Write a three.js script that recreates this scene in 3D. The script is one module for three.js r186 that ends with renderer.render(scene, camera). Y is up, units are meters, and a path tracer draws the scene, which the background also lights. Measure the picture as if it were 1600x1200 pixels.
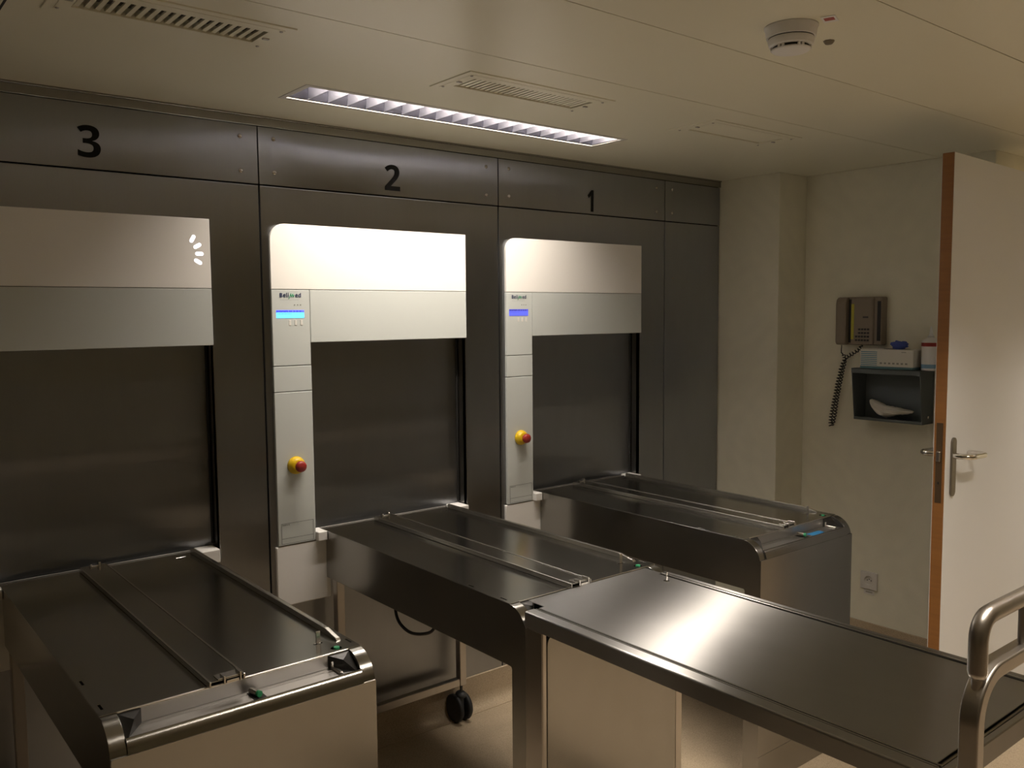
import * as THREE from 'three';
import { RectAreaLightUniformsLib } from 'three/addons/lights/RectAreaLightUniformsLib.js';
import { RoundedBoxGeometry } from 'three/addons/geometries/RoundedBoxGeometry.js';
import { TextGeometry } from 'three/addons/geometries/TextGeometry.js';
import { FontLoader } from 'three/addons/loaders/FontLoader.js';
import { mergeGeometries } from 'three/addons/utils/BufferGeometryUtils.js';
import { Brush, Evaluator, SUBTRACTION } from 'three-bvh-csg';
import { ImprovedNoise } from 'three/addons/math/ImprovedNoise.js';

// ---------- camera, light, exposure ----------
const scene = new THREE.Scene();
scene.background = new THREE.Color(0x000000);
const camera = new THREE.PerspectiveCamera(47.37, 4 / 3, 0.05, 40);
{
  const r = new THREE.Vector3(0.776454, -0.008145, 0.630121), u = new THREE.Vector3(0.056675, 0.996767, -0.056952), b = new THREE.Vector3(-0.62762, 0.079932, 0.774406);
  camera.setRotationFromMatrix(new THREE.Matrix4().makeBasis(r, u, b));
  camera.position.set(0, 1.6, 2.7877);
}
const renderer = new THREE.WebGLRenderer({ antialias: true });
renderer.toneMapping = THREE.LinearToneMapping;
renderer.toneMappingExposure = 1.0;
renderer.shadowMap.enabled = true;
RectAreaLightUniformsLib.init();
const LAMP_COLOR = new THREE.Color().setRGB(1.0, 0.888, 0.75);
const LAMP_POWER = 430;          // intensity of the tube lamp over the machines
const PASSAGE_POWER = 500;      // the lamp in the side passage
const ROOM_POWER = 680;         // the next lamp in the room, over the camera
const TUBE_GLOW = 7;

// ---------- measures (metres) ----------
const CEIL = 2.252, J = 1.196, XE = 3.6116, X2 = 3.834, ZP = 0.3425, ZC = 1.21;

// ---------- small helpers ----------
let seed = 7;
const rnd = () => { seed = (seed * 1664525 + 1013904223) >>> 0; return seed / 4294967296; };
const noise = new ImprovedNoise();
const counts = {};
const numbered = (n) => { const k = counts[n] = (counts[n] ?? -1) + 1; return k ? `${n}_${String(k).padStart(3, '0')}` : n; };
// planar texture coordinates in metres; u is the way a brushed sheet smears its reflections
function planar(g, flip = false) {
  const a = g.index ? g.toNonIndexed() : g, p = a.attributes.position, n = p.count, uv = new Float32Array(n * 2);
  if (!a.attributes.normal) a.computeVertexNormals();
  const A = new THREE.Vector3(), B = new THREE.Vector3(), C = new THREE.Vector3();
  for (let i = 0; i < n; i += 3) {
    A.fromBufferAttribute(p, i); B.fromBufferAttribute(p, i + 1); C.fromBufferAttribute(p, i + 2);
    const N = B.clone().sub(A).cross(C.clone().sub(A)), x = Math.abs(N.x), y = Math.abs(N.y), z = Math.abs(N.z);
    [A, B, C].forEach((v, k) => {
      let q = x >= y && x >= z ? [v.y, v.z] : y >= z ? [v.x, v.z] : [v.x, v.y];
      if (flip) q = [q[1], q[0]];
      uv[(i + k) * 2] = q[0]; uv[(i + k) * 2 + 1] = q[1];
    });
  }
  a.setAttribute('uv', new THREE.BufferAttribute(uv, 2));
  for (const k of Object.keys(a.attributes)) if (!['position', 'normal', 'uv'].includes(k)) a.deleteAttribute(k);
  a.clearGroups();
  return a;
}
// a box with chamfered edges
function box(x0, x1, y0, y1, z0, z1, c = 0.0012) {
  const hx = (x1 - x0) / 2, hy = (y1 - y0) / 2, hz = (z1 - z0) / 2; c = Math.min(c, hx * 0.49, hy * 0.49, hz * 0.49);
  const pos = [], v = (sx, sy, sz, k) => [sx * (hx - (k === 0 ? 0 : c)), sy * (hy - (k === 1 ? 0 : c)), sz * (hz - (k === 2 ? 0 : c))];
  const tri = (a, b, d) => {
    const n = [(b[1] - a[1]) * (d[2] - a[2]) - (b[2] - a[2]) * (d[1] - a[1]), (b[2] - a[2]) * (d[0] - a[0]) - (b[0] - a[0]) * (d[2] - a[2]), (b[0] - a[0]) * (d[1] - a[1]) - (b[1] - a[1]) * (d[0] - a[0])];
    const m = [a[0] + b[0] + d[0], a[1] + b[1] + d[1], a[2] + b[2] + d[2]];
    pos.push(...a, ...(n[0] * m[0] + n[1] * m[1] + n[2] * m[2] > 0 ? [...b, ...d] : [...d, ...b]));
  };
  const quad = (a, b, d, e) => { tri(a, b, d); tri(a, d, e); };
  for (const s of [-1, 1]) {
    quad(v(s, -1, -1, 0), v(s, 1, -1, 0), v(s, 1, 1, 0), v(s, -1, 1, 0));
    quad(v(-1, s, -1, 1), v(1, s, -1, 1), v(1, s, 1, 1), v(-1, s, 1, 1));
    quad(v(-1, -1, s, 2), v(1, -1, s, 2), v(1, 1, s, 2), v(-1, 1, s, 2));
    for (const t of [-1, 1]) {
      quad(v(s, t, -1, 0), v(s, t, 1, 0), v(s, t, 1, 1), v(s, t, -1, 1));
      quad(v(s, -1, t, 0), v(s, 1, t, 0), v(s, 1, t, 2), v(s, -1, t, 2));
      quad(v(-1, s, t, 1), v(1, s, t, 1), v(1, s, t, 2), v(-1, s, t, 2));
      for (const w of [-1, 1]) tri(v(s, t, w, 0), v(s, t, w, 1), v(s, t, w, 2));
    }
  }
  const g = new THREE.BufferGeometry();
  g.setAttribute('position', new THREE.Float32BufferAttribute(pos, 3));
  g.translate((x0 + x1) / 2, (y0 + y1) / 2, (z0 + z1) / 2);
  g.computeVertexNormals();
  return planar(g);
}
const rbox = (x0, x1, y0, y1, z0, z1, r = 0.005, s = 3) => planar(new RoundedBoxGeometry(x1 - x0, y1 - y0, z1 - z0, s, r).translate((x0 + x1) / 2, (y0 + y1) / 2, (z0 + z1) / 2));
const join = (...g) => mergeGeometries(g.flat());
const add = (name, geo, mat, parent = scene, kind) => {
  const m = new THREE.Mesh(Array.isArray(geo) ? join(geo) : geo, mat); m.name = numbered(name); m.castShadow = m.receiveShadow = true;
  if (kind) m.userData.kind = kind; parent.add(m); return m;
};
const group = (name, x = 0, y = 0, z = 0, ry = 0) => { const g = new THREE.Group(); g.name = numbered(name); g.position.set(x, y, z); g.rotation.y = ry; scene.add(g); return g; };
const tag = (o, label, category, grp) => { Object.assign(o.userData, { label, category }); if (grp) o.userData.group = grp; return o; };
const struct = (o) => { o.userData.kind = 'structure'; return o; };
const V = (x, y, z) => new THREE.Vector3(x, y, z);
function tube(points, r, seg = 40, rad = 12, closed = false, caps = true) {
  const curve = new THREE.CatmullRomCurve3(points.map((p) => V(...p)), closed, 'centripetal');
  const gs = [new THREE.TubeGeometry(curve, seg, r, rad, closed)];
  const out = gs.map((g) => planar(g));
  if (!closed && caps) for (const t of [0, 1]) {
    const s = new THREE.SphereGeometry(r, rad, 6); const q = curve.getPoint(t); s.translate(q.x, q.y, q.z); out.push(planar(s));
  }
  return join(out);
}
// a straight path with rounded corners, as points for tube()
function bent(pts, rad, n = 8) {
  const out = [];
  pts.forEach((p, i) => {
    if (i === 0 || i === pts.length - 1) return out.push(p);
    const P = V(...p), a = V(...pts[i - 1]).sub(P), b = V(...pts[i + 1]).sub(P), r = Math.min(rad, a.length() * 0.49, b.length() * 0.49);
    const A = P.clone().add(a.setLength(r)), B = P.clone().add(b.setLength(r));
    for (let k = 0; k <= n; k++) { const t = k / n, q = A.clone().multiplyScalar((1 - t) ** 2).add(P.clone().multiplyScalar(2 * t * (1 - t))).add(B.clone().multiplyScalar(t * t)); out.push(q.toArray()); }
  });
  return out;
}
function extrude(shape, depth, o = {}) { return new THREE.ExtrudeGeometry(shape, { depth, bevelEnabled: false, curveSegments: 16, ...o }); }
const rect = (x0, x1, y0, y1) => { const p = new THREE.Path(); p.moveTo(x0, y0); p.lineTo(x1, y0); p.lineTo(x1, y1); p.lineTo(x0, y1); p.closePath(); return p; };
const rectShape = (x0, x1, y0, y1, holes = []) => { const s = new THREE.Shape(rect(x0, x1, y0, y1).getPoints()); s.holes = holes.map((h) => rect(...h)); return s; };
const lathe = (pts, n = 32) => planar(new THREE.LatheGeometry(pts.map((p) => new THREE.Vector2(...p)), n));
const disc = (r, h, n = 24) => planar(new THREE.CylinderGeometry(r, r, h, n));

// ---------- textures ----------
function dataTex(w, h, f, srgb = false, repeat = [1, 1]) {
  const d = new Uint8Array(w * h * 4);
  for (let y = 0; y < h; y++) for (let x = 0; x < w; x++) { const c = f(x, y, w, h); for (let k = 0; k < 3; k++) d[(y * w + x) * 4 + k] = Math.max(0, Math.min(255, Array.isArray(c) ? c[k] : c)); d[(y * w + x) * 4 + 3] = 255; }
  const t = new THREE.DataTexture(d, w, h, THREE.RGBAFormat); t.wrapS = t.wrapT = THREE.RepeatWrapping; t.magFilter = THREE.LinearFilter; t.minFilter = THREE.LinearMipmapLinearFilter; t.generateMipmaps = true;
  if (srgb) t.colorSpace = THREE.SRGBColorSpace; t.repeat.set(...repeat); t.needsUpdate = true; return t;
}
const per = (x, y, w, h, fx, fy, s) => { // tiling noise
  const a = (x / w) * Math.PI * 2, b = (y / h) * Math.PI * 2; return noise.noise(Math.cos(a) * fx + s, Math.sin(a) * fx + Math.cos(b) * fy, Math.sin(b) * fy + s * 1.7);
};
const grain = (() => { const a = new Float32Array(1024); for (let i = 0; i < 1024; i++) a[i] = rnd() - 0.5; return (x, o) => a[(x + o) & 1023]; })();
const steelColor = dataTex(1024, 256, (x, y, w, h) => { const v = 240 + 6 * grain(x, 0) * (0.6 + 0.4 * per(x, y, w, h, 0.4, 2, 3)) + 3 * per(x, y, w, h, 1.2, 1.2, 9); return [v, v, v]; }, true, [2.5, 1]);
const steelRough = dataTex(1024, 256, (x, y, w, h) => 205 + 9 * grain(x, 300) + 10 * per(x, y, w, h, 1.5, 1.5, 5), false, [2.5, 1]);
const smudgeRough = dataTex(512, 512, (x, y, w, h) => 205 + 4 * grain(x * 2, 100) + 9 * per(x, y, w, h, 1.1, 1.1, 2), false, [1.3, 1.1]);
const floorTex = dataTex(512, 512, (x, y, w, h) => { const s = rnd(), k = s < 0.05 ? -44 : s < 0.16 ? -18 : s > 0.95 ? 24 : s > 0.84 ? 11 : 0, m = 7 * per(x, y, w, h, 1.5, 1.5, 4) + 4 * (rnd() - 0.5); return [188 + k + m, 172 + k + m, 150 + k * 0.95 + m]; }, true, [1.4, 1.4]);
const paintBump = dataTex(256, 256, (x, y, w, h) => 128 + 50 * per(x, y, w, h, 9, 9, 1) + 40 * (rnd() - 0.5), false, [5, 5]);
const paintTex = dataTex(512, 512, (x, y, w, h) => { const v = 236 + 5 * per(x, y, w, h, 1, 1, 6) + 4 * per(x, y, w, h, 4, 4, 12) + 3 * (rnd() - 0.5); return [v, v * 0.985, v * 0.95]; }, true, [0.7, 0.7]);
const woodTex = dataTex(256, 512, (x, y, w, h) => { const g = grain(x * 3, 5) * 6 + 9 * per(x, y, w, h, 2, 0.5, 3) + 4 * (rnd() - 0.5); return [140 + g, 97 + g * 0.75, 50 + g * 0.4]; }, true, [6, 1]);
const cardTex = (w, h, draw) => { const c = document.createElement('canvas'); c.width = w; c.height = h; draw(c.getContext('2d'), w, h); const t = new THREE.CanvasTexture(c); t.colorSpace = THREE.SRGBColorSpace; return t; };

// ---------- materials ----------
const lin = (r, g, b) => new THREE.Color().setRGB(r, g, b);
const phys = (o) => new THREE.MeshPhysicalMaterial(o), std = (o) => new THREE.MeshStandardMaterial(o);
const M = {
  facade: phys({ color: lin(0.41, 0.425, 0.45), metalness: 1, roughness: 0.4, map: steelColor, roughnessMap: steelRough, anisotropy: 0.95 }),
  top: phys({ color: lin(0.45, 0.44, 0.415), metalness: 1, roughness: 0.25, map: steelColor, roughnessMap: smudgeRough, anisotropy: 0.6 }),
  cartTop: phys({ color: lin(0.42, 0.415, 0.41), metalness: 1, roughness: 0.36, map: steelColor, roughnessMap: smudgeRough, anisotropy: 1 }),
  steel: phys({ color: lin(0.39, 0.38, 0.36), metalness: 1, roughness: 0.29, map: steelColor, roughnessMap: steelRough, anisotropy: 0.7 }),
  bright: phys({ color: lin(0.62, 0.6, 0.57), metalness: 1, roughness: 0.24 }),
  tube: std({ color: lin(0.5, 0.47, 0.44), metalness: 1, roughness: 0.36, roughnessMap: steelRough }),
  satin: std({ color: lin(0.5, 0.49, 0.48), metalness: 1, roughness: 0.5, roughnessMap: steelRough }),
  satinDark: std({ color: lin(0.26, 0.25, 0.235), metalness: 1, roughness: 0.6 }),
  chrome: std({ color: lin(0.7, 0.68, 0.64), metalness: 1, roughness: 0.12 }),
  white: phys({ color: lin(0.87, 0.85, 0.82), roughness: 0.5, bumpMap: paintBump, bumpScale: 0.00002 }),
  plasticWhite: std({ color: lin(0.84, 0.83, 0.82), roughness: 0.45 }),
  glass: phys({ color: lin(0.58, 0.61, 0.595), roughness: 0.3, clearcoat: 0.6, clearcoatRoughness: 0.08 }),
  wall: std({ color: lin(1, 1, 0.9), map: paintTex, roughness: 0.85, bumpMap: paintBump, bumpScale: 0.0004 }),
  ceiling: phys({ color: lin(0.86, 0.83, 0.68), roughness: 0.34 }),
  handlePlate: std({ color: lin(0.24, 0.215, 0.18), metalness: 1, roughness: 0.4 }),
  dark: std({ color: lin(0.012, 0.011, 0.01), roughness: 0.7 }),
  slab: std({ color: lin(0.25, 0.24, 0.22), roughness: 0.95 }),
  floor: phys({ color: lin(0.95, 0.93, 0.88), map: floorTex, roughness: 0.55 }),
  wood: std({ color: lin(0.95, 0.9, 0.85), map: woodTex, roughness: 0.5 }),
  door: phys({ color: lin(0.78, 0.79, 0.8), roughness: 0.42 }),
  black: std({ color: lin(0.014, 0.013, 0.012), roughness: 0.42 }),
  rubber: std({ color: lin(0.022, 0.023, 0.025), roughness: 0.6 }),
  casterGrey: std({ color: lin(0.06, 0.063, 0.068), roughness: 0.5 }),
  green: std({ color: lin(0.03, 0.27, 0.12), roughness: 0.4 }),
  blue: std({ color: lin(0.02, 0.16, 0.36), roughness: 0.5 }),
  yellow: std({ color: lin(0.72, 0.48, 0.01), roughness: 0.4 }),
  red: std({ color: lin(0.3, 0.022, 0.016), roughness: 0.45 }),
  numeral: phys({ color: lin(0.012, 0.012, 0.011), roughness: 0.9, specularIntensity: 0.3 }),
  reflector: phys({ color: lin(0.13, 0.13, 0.16), metalness: 1, roughness: 0.34 }),
  lampFrame: std({ color: lin(0.62, 0.6, 0.56), roughness: 0.5 }),
  louvre: phys({ color: lin(0.84, 0.84, 0.92), metalness: 1, roughness: 0.33 }),
  tubeGlow: std({ color: lin(0.9, 0.9, 0.9), emissive: LAMP_COLOR, emissiveIntensity: TUBE_GLOW, roughness: 0.4 }),
  spinner: std({ color: lin(0.9, 0.9, 0.9), emissive: lin(1, 0.96, 1), emissiveIntensity: 2.2, roughness: 0.4 }),
  phone: std({ color: lin(0.23, 0.185, 0.135), roughness: 0.5 }),
  slate: std({ color: lin(0.1, 0.115, 0.115), roughness: 0.5 }),
  groove: std({ color: lin(0.16, 0.165, 0.15), roughness: 0.8 }),
  towel: std({ color: lin(0.72, 0.69, 0.62), roughness: 0.95 }),
  gloveBlue: std({ color: lin(0.06, 0.1, 0.42), roughness: 0.6 }),
  outlet: std({ color: lin(0.72, 0.7, 0.66), roughness: 0.4 }),
};
for (const m of Object.values(M)) m.side = THREE.FrontSide;

// ---------- room shell ----------
const XW = -3.5, XO = 5.6, ZB = 7.6;
struct(add('floor', box(XW - 0.1, XO + 0.1, -0.12, 0, -0.7, ZB + 0.1), M.floor));
struct(add('wall_left', box(XW - 0.1, XW, 0, 2.5, -0.7, ZB + 0.1), M.wall));
struct(add('wall_front', box(XW, XO, 0, 2.5, ZB, ZB + 0.1), M.wall));
struct(add('wall_passage', box(XO, XO + 0.1, 0, 2.5, -0.7, ZB + 0.1), M.wall));
const wallRight = new THREE.Group(); wallRight.name = 'wall_right'; struct(wallRight); scene.add(wallRight);
add('wall_pier', box(XE, X2 + 0.12, 0, CEIL, -0.02, ZP, 0.002), M.wall, wallRight);
add('wall_section', box(X2, X2 + 0.12, 0, CEIL, ZP, ZC - 0.1, 0.002), M.wall, wallRight);
add('wall_return', box(X2 + 0.002, XO, 0, CEIL, ZC - 0.1, ZC, 0.002), M.wall, wallRight);
{ // cove skirting made of the floor covering turned up the wall
  const cove = (len, along) => {
    const s = new THREE.Shape(); s.moveTo(0, 0); s.lineTo(0.05, 0); s.lineTo(0.05, 0.002); s.quadraticCurveTo(0.008, 0.004, 0.006, 0.05); s.lineTo(0.006, 0.134); s.lineTo(0, 0.136); s.closePath();
    return extrude(s, len);
  };
  const r1 = planar(cove(ZC - ZP).rotateY(Math.PI).translate(X2, 0, ZC)), r2 = planar(cove(ZP).rotateY(Math.PI).translate(XE, 0, ZP));
  struct(add('baseboard_right', [r1, r2], M.floor));
  struct(add('baseboard_back', planar(cove(XE - XW).rotateY(-Math.PI / 2).translate(XE, 0, 0)), M.floor));
}
// ceiling: long metal panels laid edge to edge, with openings for lamps and vents
const ceiling = new THREE.Group(); ceiling.name = 'ceiling'; struct(ceiling); scene.add(ceiling);
const L1 = [1.164, 2.448, 0.278, 0.443], L2 = [3.98, 5.264, 2.32, 2.485], L3 = [1.25, 2.534, 2.32, 2.485];
const VENTS = [[0.43, 0.92, 0.69, 0.885], [1.436, 1.99, 0.652, 0.85], [2.45, 2.968, 0.664, 0.872]];
const grilleOf = ([a, b, c, d]) => [a + 0.048, b - 0.048, c + 0.05, d - 0.05];
{
  const cuts = [0, 0.99, 1.396, 1.798, 2.2, 2.604, 3.008, 3.412, 3.816, 4.22, 4.624, 5.028, 5.432, 5.836, 6.24, 6.644, 7.048, ZB];
  for (let i = 0; i + 1 < cuts.length; i++) {
    const a = cuts[i] + (i ? 0.0016 : -0.02), b = cuts[i + 1] - 0.0016;
    const holes = (i === 0 ? [L1, ...VENTS.map(grilleOf)] : i === 4 ? [L2, L3] : []);
    const s = rectShape(XW, i === 0 ? X2 + 0.1 : XO, a, b, holes);
    const g = extrude(s, 0.018, { bevelEnabled: false }).rotateX(Math.PI / 2).translate(0, CEIL + 0.018, 0);
    add('ceiling_panel', planar(g), M.ceiling, ceiling);
  }
  add('ceiling_slab', box(XW - 0.1, XO + 0.1, 2.5, 2.6, -0.7, ZB + 0.1), M.slab, ceiling);
}
// ---------- the steel front between the rooms ----------
const back = new THREE.Group(); back.name = 'wall_back'; struct(back); scene.add(back);
add('wall_core', box(XW, XO, 0, 2.5, -0.7, -0.6), M.wall, back);
const buckle = (u, v, x0) => Math.cos(Math.PI * v) * ((1 - Math.pow(Math.abs(2 * u), 6)) * (0.8 + 0.5 * Math.cos(u * 5.0 + x0)) + 0.25 * Math.sin(u * 9 + x0 * 3));
function wavy(x0, x1, y0, y1, amp, nx = 56, ny = 14, ripple = 0) { // a thin sheet, very slightly buckled between its screws
  const g = new THREE.BoxGeometry(x1 - x0, y1 - y0, 0.004, nx, ny, 1), p = g.attributes.position;
  for (let i = 0; i < p.count; i++) p.setZ(i, p.getZ(i) + amp * buckle(p.getX(i) / (x1 - x0), p.getY(i) / (y1 - y0), x0) + ripple * (Math.sin(p.getY(i) * 33 + x0 * 7 + 0.4 * Math.sin(p.getX(i) * 3)) + 0.6 * Math.sin(p.getY(i) * 57 + x0 * 3)));
  g.translate((x0 + x1) / 2, (y0 + y1) / 2, -0.002); g.computeVertexNormals();
  return planar(g);
}
const font = await new FontLoader().loadAsync('fonts/droid/droid_sans_bold.typeface.json');
const GAP = 0.0022;
function friezePanel(x0, x1, screws, digit, dx, dy, wd) {
  const f = add('frieze_panel', wavy(x0 + GAP, x1 - GAP, 2.032, 2.217, 0.0026), M.facade, back);
  for (const [sx, sy] of screws) add('screw', planar(new THREE.SphereGeometry(0.0075, 16, 8, 0, Math.PI * 2, 0, Math.PI / 2).rotateX(Math.PI / 2).scale(1, 1, 0.55).translate(sx, sy, 0.0006)), M.bright, f);
  if (digit) {
    const g = new TextGeometry(digit, { font, size: 0.1, depth: 0.0012, curveSegments: 10 }); g.computeBoundingBox();
    const b = g.boundingBox; g.translate(-(b.min.x + b.max.x) / 2, -b.min.y, 0); g.scale(wd / (b.max.x - b.min.x), 0.0925 / (b.max.y - b.min.y), 1); g.translate(dx, dy, 0);
    const a = x0 + GAP, w = x1 - x0 - 2 * GAP, p = g.attributes.position; for (let i = 0; i < p.count; i++) p.setZ(i, p.getZ(i) + 0.0003 + 0.0026 * buckle((p.getX(i) - a) / w - 0.5, (p.getY(i) - 2.032) / 0.185 - 0.5, a));
    add('number', planar(g), M.numeral, f);
  }
}
const RECESS = [0.161, 0.829, 0.8, 1.56];   // opening in each machine's front, from the joint on its left
function lowerPanel(x0, x1, hole) {
  const s = rectShape(x0 + GAP, x1 - GAP, 0.13, 2.028, hole ? [[x0 + hole[0], x0 + hole[1], hole[2], hole[3]]] : []);
  add('steel_panel', planar(extrude(s, 0.012, { bevelEnabled: true, bevelThickness: 0.003, bevelSize: 0.003, bevelOffset: -0.003, bevelSegments: 5 }).translate(0, 0, -0.015)), M.facade, back);
}
for (const k of [0, 1, 2]) {
  const x0 = J - 1 + k, c = [[x0 + 0.055, 2.182], [x0 + 0.055, 2.073], [x0 + 0.94, 2.179], [x0 + 0.94, 2.069]];
  friezePanel(x0, x0 + 1, c, ['3', '2', '1'][k], [0.682, 1.705, 2.707][k], [2.063, 2.051, 2.042][k], [0.062, 0.064, 0.036][k]);
  lowerPanel(x0, x0 + 1, RECESS);
}
friezePanel(J + 2, XE - 0.004, [[J + 2.05, 2.18], [J + 2.05, 2.07]]);
lowerPanel(J + 2, XE - 0.004);
for (let x = J - 1; x > XW + 0.05; x -= 0.9) { const a = Math.max(XW, x - 0.9); friezePanel(a, x, []); lowerPanel(a, x); }
add('top_strip', join(box(XW, XE, 2.2195, CEIL, -0.016, 0.003, 0.001), box(XW, XE, CEIL - 0.006, CEIL, 0.003, 0.008, 0.001)), M.steel, back);
add('joint_backing', box(XW, XE, 0.13, 2.22, -0.022, -0.0145), M.dark, back).geometry.dispose();
back.remove(back.children.at(-1));
add('joint_backing', planar(extrude(rectShape(XW, XE, 0.13, 2.22, [0, 1, 2].map((k) => [J - 1 + k + RECESS[0], J - 1 + k + RECESS[1], RECESS[2], RECESS[3]])), 0.006).translate(0, 0, -0.021)), M.dark, back);
add('rivet', planar(new THREE.SphereGeometry(0.005, 12, 8).scale(1, 1, 0.5).translate(3.254, 1.763, 0)), M.bright, back);

// ---------- three washing machines built into the front ----------
const PL = 0.0267, PR = 0.827, PC = 0.1647;    // panel left, panel right, column right, from the joint
const logoTex = cardTex(512, 192, (c, w, h) => {
  c.clearRect(0, 0, w, h); c.fillStyle = '#1f2c55'; c.font = 'bold 118px sans-serif'; c.textBaseline = 'alphabetic';
  c.textAlign = 'left'; c.fillText('Beli', 18, 112); const b = c.measureText('Beli').width; c.fillText('ed', 500 - c.measureText('ed').width, 112);
  c.strokeStyle = '#2f8a63'; c.lineWidth = 15; c.lineJoin = 'round'; c.lineCap = 'round'; c.beginPath();
  const x = 14 + b; c.moveTo(x - 8, 146); c.lineTo(x + 40, 40); c.lineTo(x + 44, 108); c.lineTo(x + 84, 46); c.lineTo(x + 88, 108); c.lineTo(x + 112, 66); c.stroke();
  c.fillStyle = 'rgba(90,95,95,0.45)'; for (let i = 0; i < 15; i++) c.fillRect(40 + i * 27, 160, 15, 9);
});
const screenTex = (top, mid, ink) => cardTex(256, 68, (c, w, h) => {
  c.fillStyle = mid; c.fillRect(0, 0, w, h); c.fillStyle = top; c.fillRect(0, 0, w, 20); c.fillStyle = ink;
  let x = 4; for (const n of [11, 3, 2, 2, 2]) { for (let i = 0; i < n; i++) { c.fillRect(x, 3 + (i * 5) % 3, 7, 13 - (i * 3) % 4); x += 9.5; } x += 9; }
  c.globalAlpha = 0.35; x = 6; for (let i = 0; i < 14; i++) { c.fillRect(x, 27, 5 + (i % 3), 8); x += 9.5; }
});
const boxTex = cardTex(256, 192, (c, w, h) => {
  c.clearRect(0, 0, w, h); c.strokeStyle = 'rgba(60,64,62,0.9)'; c.lineWidth = 3; c.strokeRect(4, 4, w - 8, h - 8); c.beginPath(); c.moveTo(4, h * 0.73); c.lineTo(w - 4, h * 0.73); c.stroke();
  c.fillStyle = 'rgba(60,64,62,0.85)'; for (const x of [12, 22, 32, 44, 58]) c.fillRect(x, 12, 6, 9);
});
const decal = (tex) => std({ map: tex, transparent: true, roughness: 0.35, polygonOffset: true, polygonOffsetFactor: -2 });
const logoMat = decal(logoTex), frameMat = decal(boxTex);
const screens = [
  ['#7a8ce8', '#6fd8ff', '#2a3bb8', 1.5], ['#5f6cf0', '#6fd8ff', '#2a33c0', 1.6], ['#5a5ce0', '#6a74ff', '#3436a8', 1.0],
].map(([a, b, d, e]) => { const t = screenTex(a, b, d); return std({ color: lin(0.02, 0.02, 0.03), emissive: lin(1, 1, 1), emissiveMap: t, emissiveIntensity: e, roughness: 0.25 }); });
const sheet = (x0, x1, y0, y1, z) => { const g = new THREE.PlaneGeometry(x1 - x0, y1 - y0); g.translate((x0 + x1) / 2, (y0 + y1) / 2, z); return g; };

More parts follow.
